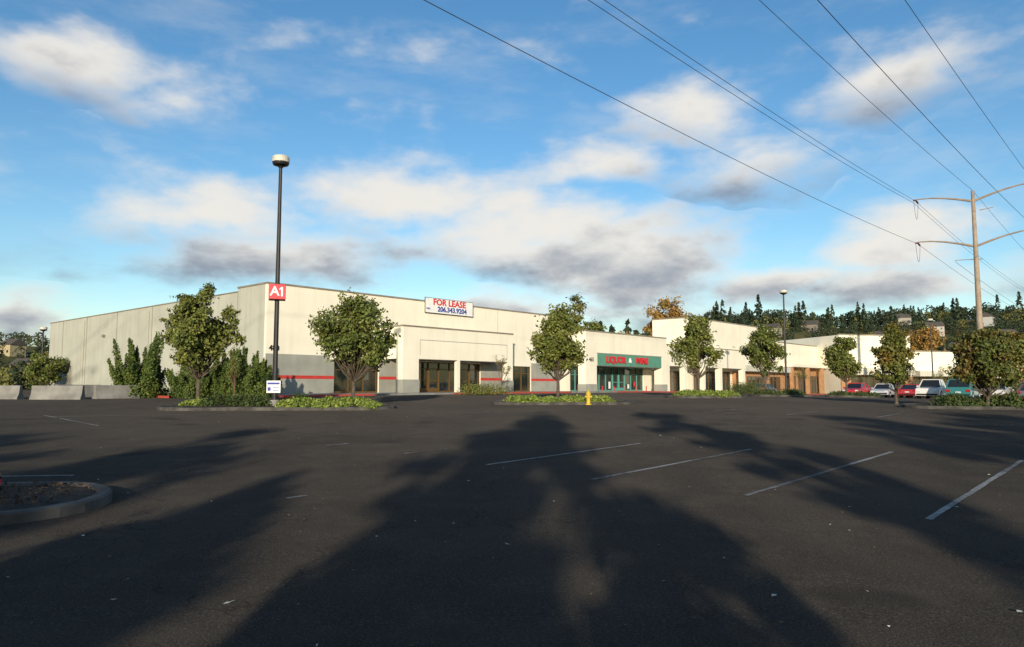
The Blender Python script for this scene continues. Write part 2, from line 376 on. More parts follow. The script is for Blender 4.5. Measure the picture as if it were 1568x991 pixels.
# ------------------------------------------------------------------ planter islands
def island(cx, cy, L, W, ang, blobs=0, cover=None, seed=0, ndens=900, lsz=.06, hmax=.35, part=(-1, 1)):
    root = empty('planter_island', (0, 0, 0))
    ca, sa = math.cos(ang), math.sin(ang)
    rng = np.random.default_rng(seed)
    def outline(o):
        r = W/2-o; pts = []
        for k in range(13):
            t = -math.pi/2+math.pi*k/12; pts.append((L/2-W/2+r*math.cos(t), r*math.sin(t)))
        mm = max(1, int(L-W))
        for k in range(1, mm): pts.append((L/2-W/2-(L-W)*k/mm, r))
        for k in range(13):
            t = math.pi/2+math.pi*k/12; pts.append((-L/2+W/2+r*math.cos(t), r*math.sin(t)))
        for k in range(1, mm): pts.append((-L/2+W/2+(L-W)*k/mm, -r))
        return [(cx+a*ca-b*sa, cy+a*sa+b*ca) for a, b in pts]
    rings = [(0, -.06), (0.0, .115), (.025, .14), (.135, .14), (.16, .12), (.165, .06)]
    V = []; F = []; n = len(outline(0)); jit = rng.normal(0, .008, n)
    for o, dz in rings:
        for i, (px, py) in enumerate(outline(o)): V.append((px, py, G(px, py)+dz+jit[i]))
    for r in range(len(rings)-1):
        for k in range(n): F.append((r*n+k, r*n+(k+1) % n, (r+1)*n+(k+1) % n, (r+1)*n+k))
    mobj('kerb', V, F, M['kerb'], parent=root, smooth=False)
    V = []; F = []; fr = [1, .8, .6, .4, .2, 0.02]
    o0 = outline(.16)
    for f in fr:
        for (px, py) in o0:
            a = (px-cx)*ca+(py-cy)*sa; b = -(px-cx)*sa+(py-cy)*ca
            b *= f; a = a*(1-(1-f)*W/L)
            qx, qy = cx+a*ca-b*sa, cy+a*sa+b*ca
            V.append((qx, qy, G(qx, qy)+.09+(1-f)*.09+rng.normal(0, .012)))
    for r in range(len(fr)-1):
        for k in range(n): F.append((r*n+k, r*n+(k+1) % n, (r+1)*n+(k+1) % n, (r+1)*n+k))
    mobj('soil', V, F, M['soil'], parent=root, smooth=True)
    if blobs:
        bl = []
        for _ in range(blobs):
            a = rng.uniform(part[0], part[1])*(L/2-W*.30); b = rng.uniform(-1, 1)*W*.36
            px, py = cx+a*ca-b*sa, cy+a*sa+b*ca; s = rng.uniform(.3, .65)
            bl.append((px, py, G(px, py)+.08, s, s, hmax*rng.uniform(.5, 1)))
        foliage_mass('ground_cover', bl, blobs*ndens, lsz, cover, seed+1, root)
    else:   # bark chips and dead leaves on the bare soil
        Cc = []
        for _ in range(2600):
            a = rng.uniform(-1, 1)*(L/2-.4); b = rng.uniform(-1, 1)*(W/2-.3)
            e = max(0, abs(a)-(L/2-W/2))
            if e*e+b*b > (W/2-.25)**2: continue
            px, py = cx+a*ca-b*sa, cy+a*sa+b*ca; Cc.append((px, py, G(px, py)+.15+rng.uniform(0, .04)))
        V, F = leaf_quads(np.array(Cc), .03, rng, np.tile([0, 0, 1.], (len(Cc), 1)), 1.2, .5)
        mobj('bark_mulch', V, F.tolist(), M['mulch'], None, root)
    return root
island(-10.4, 33.2, 10.4, 3.4, math.radians(3), 34, M['ivy'], 1, 420, .06, .45, (.05, 1))
island(2.6, 38.4, 7.4, 3.2, math.radians(2), 34, M['ivy'], 2, 320, .06, .38)
island(12.6, 48.5, 5.2, 2.6, math.radians(4), 26, M['ivy'], 3, 300, .06, .45)
island(19.5, 54, 5.0, 2.4, math.radians(20), 14, M['shrub'], 4, 300, .06, .5)
island(27.5, 60, 5.0, 2.4, math.radians(25), 14, M['shrub'], 5, 300, .06, .5)
island(21.6, 33.8, 7.2, 3.0, math.radians(-12), 12, M['shrub'], 6, 420, .07, .55, (-.6, .4))
island(-9.2, 9.1, 8.2, 2.6, math.radians(4), 0, None, 7)
def shrub(x, y, rx, ry, h, seed, m=None, name='shrub', n=3200, ls=.05):
    rng = np.random.default_rng(seed)
    bl = [(x+rng.uniform(-.6, .6)*rx, y+rng.uniform(-.6, .6)*ry, G(x, y)+.05, rx*rng.uniform(.4, .65), ry*rng.uniform(.4, .7), h*rng.uniform(.75, 1.05)) for _ in range(10)]
    foliage_mass(name, bl, n, ls, m or M['shrub'], seed)
shrub(-12.6, 33.2, 1.2, .9, .62, 31); shrub(-11.4, 33.0, .9, .8, .55, 32); shrub(-9.6, 33.6, .6, .6, .6, 33)
shrub(-14.0, 33.4, .8, .7, .4, 34, M['ivy'])
shrub(-1.8, 56, 2.1, 1.0, 1.0, 35, M['leaf']); shrub(22.5, 72, 2, 1, 1.3, 36); shrub(31, 96, 3, 1.5, 1.8, 37, M['leaf'])
shrub(20.0, 33.6, .9, .8, .6, 38, M['shrub']); shrub(21.8, 33.4, 1.0, .9, .7, 39, M['leafbrn'])

# ------------------------------------------------------------------ trees
tree('street_tree', -14.35, 34, 5.8, 1.6, 1.8, 15000, .082, M['leaf'], 101, 'oval', .11, 74, .27)
tree('street_tree', -7.4, 34.6, 5.35, 1.75, 1.6, 15500, .082, M['leaf2'], 102, 'oval', .10, 74, .27)
tree('street_tree', 2.45, 40, 5.45, 1.65, 1.6, 13000, .088, M['leaf'], 103, 'pyramid', .10, 70, .28)
tree('street_tree', 12.3, 49, 5.5, 1.5, 1.7, 10000, .095, M['leaf'], 104, 'oval', .10, 56, .3)
tree('street_tree', 18.8, 55, 5.3, 1.45, 1.6, 9500, .10, M['leaf2'], 105, 'oval', .10, 52, .3)
tree('street_tree', 27.0, 60, 5.2, 1.45, 1.6, 9000, .10, M['leaf'], 106, 'oval', .10, 52, .3)
tree('street_tree', 19.65, 38, 4.15, 1.15, .9, 9500, .08, M['leafaut'], 107, 'pyramid', .08, 56, .3)
tree('street_tree', 21.1, 33, 3.75, 1.3, .8, 12000, .08, M['leafbrn'], 108, 'oval', .08, 60, .3)
tree('street_tree', 30.6, 45, 4.4, 1.2, .9, 7000, .09, M['leafaut'], 109, 'oval', .08, 40, .3)
bare_tree(-.9, 62, 3.6, 1.2, 1); bare_tree(-17.2, 46, 2.9, 1.2, 2); bare_tree(29.5, 76, 3.6, 1.5, 3, M['leafyel']); bare_tree(43, 80, 3.8, 1.5, 4, M['leafyel']); bare_tree(47.5, 82, 4.2, 1.6, 5, M['leafyel'])
juniper(-24.2, 48.2, 3.8, 1.7, 201); juniper(-20.6, 47.8, 3.0, 1.5, 202); juniper(-18.7, 48.8, 2.9, 1.1, 203); juniper(-16.6, 47.8, 2.9, 1.45, 204)

# trees behind the viewpoint (their long shadows cross the car park)
BIG = [(-1.5, -24, 12.9, 2.0, 5.5, 'pyramid'), (3.4, -20, 12.4, 1.3, 3.0, 'column'), (-8.6, -22, 10.6, 2.0, 3.0, 'oval'), (-14.2, -25, 11.6, 2.2, 3.0, 'oval'),
       (-20.5, -22, 10.8, 2.4, 2.0, 'oval'), (9.5, -26, 12.9, 2.2, 6.6, 'oval'), (15.5, -22, 12.6, 2.6, 6.6, 'oval'), (22.5, -22, 12.0, 2.6, 5, 'oval'), (30, -20, 12, 3, 4, 'oval'),
       (-4.4, -9, 5.0, 1.3, .8, 'oval'), (-8.0, -8, 5.0, 1.5, .6, 'oval'), (-11.6, -9, 5.6, 1.7, .8, 'oval'), (-28, -18, 10, 2.8, 2, 'oval'), (-17.0, -8, 5.8, 2.0, .8, 'oval'), (.6, -9, 4.6, 1.2, .8, 'oval'), (-5.0, -26, 9.6, 1.1, 2.0, 'column'),
       (-11.5, -20, 8.8, 1.3, 2.4, 'column'), (-1.8, -8, 4.4, 1.2, .6, 'oval'), (4.2, -11, 4.6, 1.0, 1.2, 'oval'), (12.4, -24, 12.2, 1.3, 6.5, 'column'), (19, -24, 12.4, 1.8, 6.0, 'oval')]
for i, (x, y, h, r, c, s) in enumerate(BIG):
    tree('tall_tree' if h > 8 else 'young_tree', x, y, h, r, c, 5200, .16 if h > 8 else .10, M['leafsh'], 300+i, s, .22 if h > 8 else .09, 50, .27)

tree('poplar_tree', 11.2, 130, 17.2, 1.9, 4, 5500, .25, M['leafyel'], 401, 'column', .2, 50, .5)
tree('autumn_tree', 34, 160, 21, 4.9, 6, 7500, .3, M['leaforange'], 402, 'round', .35, 60, .32)
tree('autumn_tree', 112, 200, 18, 5.2, 4, 6000, .35, M['leaforange'], 403, 'round', .35, 60, .3)
tree('broadleaf_tree', 99, 205, 16, 4.0, 3, 4000, .35, M['leaf'], 404, 'round', .35, 50, .35)
tree('autumn_tree', 26, 170, 14.5, 3.0, 3, 3500, .3, M['leaforange'], 405, 'round', .3, 40, .35)
tree('broadleaf_tree', 15.5, 150, 14, 4.0, 3, 4000, .3, M['leaf2'], 406, 'round', .3, 40, .35)
tree('broadleaf_tree', 135, 200, 15, 7.0, 2, 5000, .35, M['leaf2'], 407, 'round', .3, 50, .35)
tree('broadleaf_tree', 88, 190, 11, 5.0, 2, 4000, .35, M['leafyel'], 408, 'round', .3, 50, .35)
tree('broadleaf_tree', 72, 118, 6, 2.4, 1, 3500, .18, M['leafyel'], 409, 'round', .2, 40, .35)
tree('broadleaf_tree', -49, 78, 4.2, 1.8, .6, 3500, .14, M['leaf2'], 410, 'round', .12, 40, .35)
tree('broadleaf_tree', -56, 90, 5.0, 2.2, .8, 3500, .16, M['leafyel'], 411, 'round', .12, 40, .35)

HOUSES = [(.352, 520, 11, 5.6, (.30, .27, .23)), (.405, 545, 10, 5, (.24, .21, .18)), (.503, 500, 10, 5, (.30, .28, .24)), (.572, 520, 11, 6, (.40, .38, .35)), (.60, 450, 10, 5, (.24, .17, .12)),
        (.645, 540, 12, 6, (.42, .42, .40)), (.672, 480, 10, 6, (.36, .34, .29)), (.44, 470, 9, 5, (.20, .18, .15)), (.53, 590, 10, 5.5, (.3, .28, .25)),
        (-.66, 345, 7, 4.6, (.42, .32, .13)), (-.675, 380, 7, 5, (.40, .34, .2))]
def forest(name, spots, m, seed, per=110, ls=.055):
    rng = np.random.default_rng(seed); C = []; S = []; O = []
    for (x, y, h, r, kind) in spots:
        u = x/y
        if any(abs(u-a) < (w*.45)/b and y < b+6 and y > b-50 and b > 240 for a, b, w, _, _ in HOUSES): h *= .5; r *= .7
        z0 = GT(x, y); t = rng.uniform(0, 1, per)
        if kind == 0:
            rad = r*(1-t)**.85*(.75+.45*np.sin(t*40+x)**2); z = z0+h*.06+t*h*.97
        else:
            rad = r*np.sqrt(np.clip(1-(2*t-1)**2, 0, 1))*(1+.25*np.sin(t*9+x)); z = z0+h*.05+t*h*.93
        th = rng.uniform(0, 2*math.pi, per); rr = rad*np.sqrt(rng.uniform(.15, 1, per))
        C.append(np.stack([x+np.cos(th)*rr, y+np.sin(th)*rr, z], 1)); S.append(np.full(per, h*ls*(1 if kind == 0 else 1.35))); O.append(np.stack([np.cos(th), np.sin(th), .5+0*th], 1))
    C = np.concatenate(C); S = np.concatenate(S); O = np.concatenate(O)
    n = len(C); nr = rng.normal(size=(n, 3))*.6+O; nr /= np.linalg.norm(nr, axis=1)[:, None]
    t = np.cross(nr, rng.normal(size=(n, 3))); t /= np.linalg.norm(t, axis=1)[:, None]; b = np.cross(nr, t)
    s = (S*rng.uniform(.6, 1.3, n))[:, None]
    Vv = np.stack([C-t*s, C+b*s*.7, C+t*s, C-b*s*.7], 1).reshape(-1, 3)
    return mobj(name, Vv, np.arange(n*4).reshape(-1, 4).tolist(), m)
rr = np.random.default_rng(77); sp = []; sp2 = []
for _ in range(900):
    y = rr.uniform(340, 660); u = rr.uniform(.12, .80); x = u*y
    k = 0 if rr.uniform() < .25 else 1
    h = rr.uniform(7, 12)*(1 if k == 0 else .85)
    (sp if rr.uniform() < .8 else sp2).append((x, y, h, h*(.2 if k == 0 else .55), k))
for _ in range(240):
    u = rr.uniform(.25, .80); y = rr.uniform(590, 650); k = 0 if rr.uniform() < .28 else 1; h = rr.uniform(9, 14)*(1 if k else 1.15); sp.append((u*y, y, h, h*(rr.uniform(.2, .3) if k == 0 else .6), k))
for u in (.274, .278, .286, .318, .335, .385, .39, .396, .43, .435, .47, .478, .515, .60, .605, .66, .69):
    y = 560+rr.uniform(-20, 20); h = rr.uniform(17, 25); sp.append((u*y, y, h, h*.22, 0))
for x, y, h in ((22, 200, 15), (24.5, 205, 18), (27, 200, 17), (33, 210, 19), (37, 220, 17), (41, 215, 18), (19, 190, 14), (45, 225, 17), (12, 210, 14)): sp.append((x, y, h, h*.22, 0))
for _ in range(160):
    y = rr.uniform(260, 480); x = -y*rr.uniform(.58, .85); h = rr.uniform(5, 9); (sp if rr.uniform() < .7 else sp2).append((x, y, h, h*.4, 1))
for _ in range(80):
    y = rr.uniform(120, 200); x = -y*rr.uniform(.64, .82); h = rr.uniform(3, 5.5); (sp if rr.uniform() < .6 else sp2).append((x, y, h, h*.5, 1))
forest('distant_forest', sp, M['forest'], 5, 130); forest('distant_autumn_trees', sp2, M['leafyel'], 6, 130)

def house(x, y, w, d, h, rz, wallc, seed):
    z0 = GT(x, y)-1; root = empty('hillside_house', (x, y, z0), rz)
    wm = mat('house_wall', wallc, .8)
    B = Boxes().box(-w/2, w/2, -d/2, d/2, 0, h+1); B.make('walls', [wm], root)
    e = .5; z = h+1.01; rh = d*.38
    V = [(-w/2-e, -d/2-e, z), (w/2+e, -d/2-e, z), (w/2+e, d/2+e, z), (-w/2-e, d/2+e, z), (-w/2-e, 0, z+rh), (w/2+e, 0, z+rh)]
    mobj('roof', V, [(0, 1, 5, 4), (2, 3, 4, 5), (0, 4, 3), (1, 2, 5), (3, 2, 1, 0)], M['roof'], parent=root)
    W = Boxes()
    n = max(2, int(w/3))
    for fl in range(int(h/2.8)):
        for k in range(n):
            cx = -w/2+w*(k+.5)/n; W.box(cx-.6, cx+.6, -d/2-.05, -d/2-.003, 2+fl*2.8, 3.3+fl*2.8)
    W.make('windows', [M['carglass']], root)
for i, (u, y, w, h, c) in enumerate(HOUSES):
    house(u*y, y, w, 9, h, random.uniform(-.9, .9), c, i)

# ------------------------------------------------------------------ main vacant store
ROT = math.atan2(FY, FX)
C0 = (-17.65, 53.0)
def wall(B, s0, s1, z0, z1, y0, th, ops, i=0):
    cur = s0
    for a, b, za, zb in sorted(ops):
        if a > cur: B.box(cur, a, y0, y0+th, z0, z1, i)
        if za > z0: B.box(a, b, y0, y0+th, z0, za, i)
        if zb < z1: B.box(a, b, y0, y0+th, zb, z1, i)
        cur = b
    if cur < s1: B.box(cur, s1, y0, y0+th, z0, z1, i)
def glazing(root, name, a, b, za, zb, y, nb, frame, glass, transom=None, door=None):
    g = Boxes().box(a, b, y+.10, y+.13, za, zb); g.make(name+'_glass', [glass], root)
    f = Boxes(); w = .07
    f.box(a, b, y, y+.098, zb-w, zb); f.box(a, b, y, y+.098, za, za+.15)
    for k in range(nb+1):
        c = a+(b-a)*k/nb; lo = max(a, c-w/2); hi = min(b, c+w/2)
        f.box(lo, hi, y+.003, y+.095, za+.15, zb-w)
    if transom:
        for k in range(nb):
            c0 = a+(b-a)*k/nb+w/2; c1 = a+(b-a)*(k+1)/nb-w/2; f.box(c0, c1, y+.006, y+.09, transom, transom+.06)
    if door is not None:
        for k in door:
            c0 = a+(b-a)*k/nb+w/2; c1 = a+(b-a)*(k+1)/nb-w/2
            f.box(c0, c0+.09, y-.02, y+.09, za+.15, transom); f.box(c1-.09, c1, y-.02, y+.09, za+.15, transom); f.box(c0+.09, c1-.09, y-.02, y+.09, za+1.0, za+1.07)
            f.box(c0+.09, c1-.09, y-.02, y+.09, za+.15, za+.4)
    f.make(name+'_frame', [frame], root)

A = empty('vacant_store', (C0[0], C0[1], 0), ROT)
zf = 1.2; zt = 9.15; SE = 34.0; DEP = 46.3
ops = [(5.85, 10.2, zf, 3.75), (13.2, 22.2, zf, 3.85), (25.6, 29.6, zf, 3.75)]
B = Boxes()
wall(B, 0, SE, 0, zt, 0, .3, ops)
B.box(SE-.3, SE, .3, DEP, 0, zt-.3); B.box(.3, SE-.3, DEP-.3, DEP, 0, zt-.3)
B.make('front_walls', [M['white']], A)
B = Boxes(); B.box(0, .3, .3, 4.2, 0, zt); B.box(0.02, .3, 4.2, DEP, 0, zt-.28); B.make('side_wall', [M['side']], A)
Boxes().box(.3, SE-.3, .3, DEP-.3, zt-.9, zt-.75).make('roof', [M['roofgravel']], A)
Boxes().box(.3, SE-.3, 2.4, 2.5, 0, zt-.95).make('interior_wall', [M['grayst']], A)
B = Boxes(); B.box(-.06, SE+.06, -.07, .36, zt, zt+.12); B.box(-.06, .36, .36, 4.26, zt, zt+.12); B.box(-.04, .36, 4.26, DEP, zt-.28, zt-.2); B.make('parapet_cap', [M['cap']], A)
B = Boxes()
for r in (4.2, 11.5, 19.3, 27.2, 35.0, 42.0): B.box(-.012 if r > 5 else -.02, .015, r-.03, r+.03, 0.5, zt-.3)
for s in (7.5, 24.6): B.box(s-.015, s+.015, -.012, -.002, 4.2, zt-.02)
B.make('panel_joints', [M['joint']], A)
B = Boxes()
for r in (19.9, 35.6): B.box(-.14, -.002, r, r+.16, .8, zt-.6)
B.make('downspouts', [M['side']], A, .02)
B = Boxes(); B.box(-.22, -.002, 30, 30.4, 6.6, 6.85); B.box(-.22, -.002, 14, 14.4, 6.6, 6.85); B.make('wall_lamps', [M['cap']], A, .03)
B = Boxes(); R = Boxes()
for a, b in ((0.0, 5.83), (10.22, 13.0), (22.22, 25.58), (29.62, SE)):
    B.box(a+(-.025 if a == 0 else 0), b, -.03, -.003, .5, 2.30); B.box(a+(-.025 if a == 0 else 0), b, -.03, -.003, 2.55, 4.1)
    R.box(a+(-.025 if a == 0 else 0), b, -.045, -.003, 2.305, 2.545)
B.make('wainscot', [M['grayst']], A); R.make('red_stripe', [M['red']], A)
glazing(A, 'window_bay_a', 5.85, 10.2, zf, 3.75, .12, 3, M['bronze'], M['glass'], 3.0)
glazing(A, 'entrance', 13.2, 22.2, zf, 3.85, .12, 7, M['bronze'], M['glass'], 3.25, (1, 2, 5))
glazing(A, 'window_bay_b', 25.6, 29.6, zf, 3.75, .12, 3, M['bronze'], M['glass'], 3.0)
B = Boxes(); B.box(5.4, 10.75, -.5, -.05, 3.8, 4.15); B.make('bay_canopy', [M['white']], A, .02)
p = 2.3
B = Boxes(); B.box(10.8, 24.2, -p, -.05, 4.0, 6.6); B.make('entrance_fascia', [M['white']], A)
B = Boxes(); B.box(10.74, 24.26, -p-.06, 0.0-.005, 6.603, 6.72); B.make('entrance_cap', [M['cap']], A)
B = Boxes(); B.box(10.8, 12.5, -p, -p+.8, .8, 3.997); B.box(23.5, 24.2, -p, -p+.7, .8, 3.997); B.box(16.9, 17.25, -p, -p+.35, .8, 3.997, 0); B.make('entrance_columns', [M['white']], A)
B = Boxes(); B.box(10.74, 12.56, -p-.06, -p+.86, .8, 2.3); B.box(23.44, 24.26, -p-.06, -p+.76, .8, 2.3); B.make('column_bases', [M['grayst']], A, .02)
B = Boxes(); B.box(12.6, 23.4, -p-.004, -p+.3, 5.55, 5.60); B.box(12.6, 12.64, -p-.004, -p+.3, 4.3, 5.55); B.box(23.36, 23.4, -p-.004, -p+.3, 4.3, 5.55); B.make('fascia_reveal', [M['joint']], A)
Boxes().box(12.55, 23.45, -p+.02, -.06, 3.96, 3.99).make('soffit', [M['soffit']], A)
text('address_number', '480', .55, (.62, -.05, 4.5), M['black'], A)
S = empty('for_lease_banner', (0, 0, 0)); S.parent = A; S.location = (18.0, -.12, 8.86)
Boxes().box(-2.95, 2.95, -.06, .04, -.64, .64).make('panel', [M['signwhite']], S)
B = Boxes(); B.box(-3.0, 3.0, -.07, -.02, -.68, -.643); B.box(-3.0, 3.0, -.07, -.02, .643, .68); B.box(-3.0, -2.953, -.07, -.02, -.64, .64); B.box(2.953, 3.0, -.07, -.02, -.64, .64); B.make('border', [M['black']], S)
text('line_one', 'FOR LEASE', .76, (0, -.07, .30), M['signred'], S, bold=.022, sx=1.12)
text('line_two', '206.343.9204', .62, (.32, -.07, -.30), M['signblue'], S, bold=.02, sx=1.08)
text('call', 'CALL', .2, (-2.6, -.07, -.30), M['signblue'], S, bold=.008)

# ------------------------------------------------------------------ liquor store
Lq = empty('liquor_store', (C0[0], C0[1], 0), ROT)
s0, s1, p = 35.7, 52.6, 2.45
B = Boxes(); wall(B, 34.01, s1, 0, 7.3, 0.01, .3, [(36.2, 38.4, 1.2, 3.9), (39.2, 51.2, 1.2, 3.95)]); B.box(34.3, 52.3, .31, 28, 0, 7.0); B.make('walls', [M['white']], Lq)
B = Boxes(); B.box(s0, s1, -p, 0.0, 4.0, 7.6); B.make('fascia', [M['white']], Lq)
B = Boxes(); B.box(s0-.06, s1+.06, -p-.06, .3, 7.603, 7.74); B.box(34.05, s0-.07, -.05, .35, 7.303, 7.42); B.make('cap', [M['cap']], Lq)
B = Boxes(); B.box(s0, s0+2.0, -p, -p+1, .5, 3.997); B.box(s1-1.3, s1, -p, -p+1, .5, 3.997); B.make('columns', [M['white']], Lq)
B = Boxes(); B.box(s0-.05, s0+2.05, -p-.05, -p+1.05, .5, 2.0); B.box(s1-1.35, s1+.05, -p-.05, -p+1.05, .5, 2.0); B.make('column_bases', [M['grayst']], Lq, .02)
Boxes().box(s0+2.1, s1-1.35, -p-.05, -p-.003, 4.02, 5.3).make('sign_band', [M['green']], Lq)
B = Boxes(); B.box(s0+2.0, s1-1.25, -p-.07, -p-.003, 5.305, 5.38); B.make('band_trim', [M['joint']], Lq)
text('sign_liquor', 'LIQUOR', 1.0, (s0+5.6, -p-.12, 4.66), M['signred'], Lq, bold=.035, ext=.05, sx=1.05)
text('sign_and', '&', .75, (s0+8.5, -p-.12, 4.66), M['signwhite'], Lq, bold=.02, ext=.05)
text('sign_wine', 'WINE', 1.0, (s0+11.0, -p-.12, 4.66), M['signred'], Lq, bold=.035, ext=.05, sx=1.05)
text('address_number', '465', .6, (s0+1.0, -p-.02, 4.6), M['black'], Lq)
glazing(Lq, 'side_window', 36.2, 38.4, 1.2, 3.9, .12, 2, M['teal'], M['glassd'], 3.0)
glazing(Lq, 'storefront', 39.2, 51.2, 1.2, 3.95, .12, 9, M['teal'], M['glassd'], 3.1, (4, 5))
B = Boxes()
for k in (0, 1, 2, 3, 6, 7, 8): B.box(39.7+k*1.333, 40.1+k*1.333, .10, .118, 1.5+.25*(k % 3), 2.0+.3*(k % 2), k % 3)
B.make('window_posters', [M['signwhite'], M['signred'], M['offwhite']], Lq)
B = Boxes()
for k in range(5): B.box(40+k*2.3, 40.1+k*2.3, -1.6, -1.5, 1.0, 1.8)
B.make('bollards', [M['signred']], Lq, .02)
Boxes().box(s0+2.02, s1-1.32, -p+.02, -.01, 3.96, 3.99).make('soffit', [M['soffit']], Lq)

# ------------------------------------------------------------------ right-hand shops
Tw = empty('white_shop_building', (C0[0], C0[1], 0), ROT)
B = Boxes(); B.box(63.3, 93.5, .0, 5.8, 0, 11.1); B.box(52.65, 93.5, 5.81, 24, 0, 6.9)
wall(B, 52.65, 63.29, 0, 7.1, .0, .3, [(53.2, 56.0, 1, 3.8), (57, 62.5, 1, 3.8)]); B.make('walls', [M['white']], Tw)
B = Boxes(); B.box(63.24, 93.56, -.06, 5.86, 11.103, 11.25); B.box(52.66, 63.2, -.05, .35, 7.103, 7.22); B.make('cap', [M['cap']], Tw)
B = Boxes(); B.box(52.9, 76, -2.2, -.01, 4.3, 6.9); B.make('canopy', [M['white']], Tw)
B = Boxes(); B.box(52.85, 76.05, -2.26, -.02, 6.903, 7.0); B.make('canopy_cap', [M['cap']], Tw)
B = Boxes()
for s in (53.0, 57.5, 62.5, 67.5, 75.0): B.box(s, s+.8, -2.2, -1.5, .3, 4.297)
B.make('columns', [M['white']], Tw, .02)
glazing(Tw, 'shopfront_a', 53.2, 56.0, 1, 3.8, .1, 3, M['bronze'], M['glassd'], 3.0)
glazing(Tw, 'shopfront_b', 57, 62.5, 1, 3.8, .1, 5, M['bronze'], M['glassd'], 3.0)
glazing(Tw, 'shopfront_c', 64, 75, 1, 3.9, -.2, 8, M['bronze'], M['glassd'], 3.0)
B = Boxes(); B.box(76.1, 93.5, -1.0, -.01, .2, 4.0); B.make('stone_base', [M['tan']], Tw)
glazing(Tw, 'shopfront_d', 79, 85, .9, 3.3, -1.14, 4, M['bronze'], M['glassd'], 2.7)
glazing(Tw, 'shopfront_e', 87.5, 91.5, .9, 3.3, -1.14, 3, M['bronze'], M['glassd'], 2.7)
B = Boxes(); B.box(76.1, 93.5, -2.2, -1.16, 4.003, 4.9); B.make('awning', [M['offwhite']], Tw, .03)
B = Boxes()
for k in range(5): B.box(66+k*5.2, 66.9+k*5.2, -.04, -.003, 7.6, 7.7)
B.make('reveals', [M['joint']], Tw)

D = empty('strip_mall_shops', (C0[0], C0[1], 0), ROT)
B = Boxes(); B.box(93.6, 128, 0.02, 22, 0, 9.1); B.make('walls', [M['white']], D)
B = Boxes(); B.box(93.6, 128.06, -.05, .3, 9.103, 9.25); B.make('cap', [M['cap']], D)
B = Boxes(); B.box(93.6, 128, -.8, .01, 0, 5.0); B.make('stone_base', [M['tan']], D)
B = Boxes(); B.box(93.6, 128.1, -2.4, -.82, 5.003, 5.5); B.make('canopy', [M['white']], D, .03)
for k in range(6): glazing(D, 'shopfront_%s' % 'abcdef'[k], 94.8+k*5.5, 98.8+k*5.5, .6, 3.6, -.94, 3, M['bronze'], M['glassd'], 2.9)
B = Boxes(); B.box(110, 113.5, -2.5, -2.41, 5.55, 6.2, 0); B.make('shop_signs', [M['signred']], D)
B = Boxes()
for s in (93.8, 101, 108, 115, 122, 127.2): B.box(s, s+.6, -2.35, -1.8, 0, 5.0)
B.make('columns', [M['tan']], D)

E = empty('anchor_shop', (58, 131, 0), math.radians(14))
B = Boxes(); B.box(0, 15, 0, 20, -.5, 10.9, 0); B.box(15.01, 27, 1.5, 20, -.5, 8.2, 0); B.box(27.01, 40, .5, 20, -.5, 6.4, 0); B.make('walls', [M['white']], E)
B = Boxes(); B.box(-.1, 15.1, -.1, .4, 10.903, 11.1); B.box(15.11, 27.1, 1.4, 1.9, 8.203, 8.4); B.box(27.11, 40.1, .4, .9, 6.403, 6.55); B.make('cap', [M['cap']], E)
B = Boxes(); B.box(0.02, 15, -.25, -.003, -.3, 3.6); B.box(27.1, 40, .3, .497, -.3, 3.2); B.make('stone_base', [M['tan']], E)
B = Boxes(); B.box(1, 14, -2.2, -.26, 3.8, 5.0); B.box(16, 26.8, -1, 1.49, 3.6, 4.6); B.box(27.2, 39.8, -1.2, .29, 3.3, 4.2); B.make('canopy', [M['offwhite']], E, .03)
glazing(E, 'entrance', 2, 13, .2, 3.6, -.42, 7, M['bronze'], M['glassd'], 2.8); glazing(E, 'shopfront_a', 16.5, 26, .2, 3.4, 1.36, 6, M['bronze'], M['glassd'], 2.8); glazing(E, 'shopfront_b', 28, 39, .2, 3.2, .1, 7, M['bronze'], M['glassd'], 2.6)
B = Boxes(); B.box(30, 33, .35, .497, 5.0, 5.6); B.make('shop_signs', [M['signred']], E)
E2 = empty('low_shop', (100, 150, 0), math.radians(8))
Boxes().box(0, 46, 0, 16, -.5, 5.6).make('walls', [M['tan']], E2); Boxes().box(-.1, 46.1, -1.2, 16.1, 5.603, 6.2).make('roof', [M['cap']], E2)
for k in range(5): glazing(E2, 'shopfront_%d' % k, 2+k*9, 8.5+k*9, .2, 3.2, -.14, 4, M['bronze'], M['glassd'], 2.6)

# ------------------------------------------------------------------ sidewalk along the shops
root = empty('sidewalk')
V = []; F = []; Vk = []; Fk = []
def loc2w(s, q): return (C0[0]+s*FX+q*LX, C0[1]+s*FY+q*LY)
prof = [(-.02, .13), (-4.8, .13), (-4.83, .11), (-4.84, -.05)]
N = 66
for k in range(N+1):
    s = -2+k*2.0
    for q, dz in prof:
        x, y = loc2w(s, q); V.append((x, y, max(G(x, y), 0)+dz))
for k in range(N):
    for j in range(3): F.append((k*4+j, k*4+j+1, (k+1)*4+j+1, (k+1)*4+j))
mobj('paving', V, F, M['concrete'], parent=root)
for k in range(N+1):
    s = -2+k*2.0
    for q, dz in ((-4.65, .134), (-4.835, .134), (-4.85, .115), (-4.855, -.04)):
        x, y = loc2w(s, q); Vk.append((x, y, G(x, y)+dz))
for k in range(N):
    if (k//4) % 3 == 1: continue
    for j in range(3): Fk.append((k*4+j, k*4+j+1, (k+1)*4+j+1, (k+1)*4+j))
mobj('painted_kerb', Vk, Fk, M['redkerb'], parent=root)
root = empty('planting_bed')
V = []; F = []
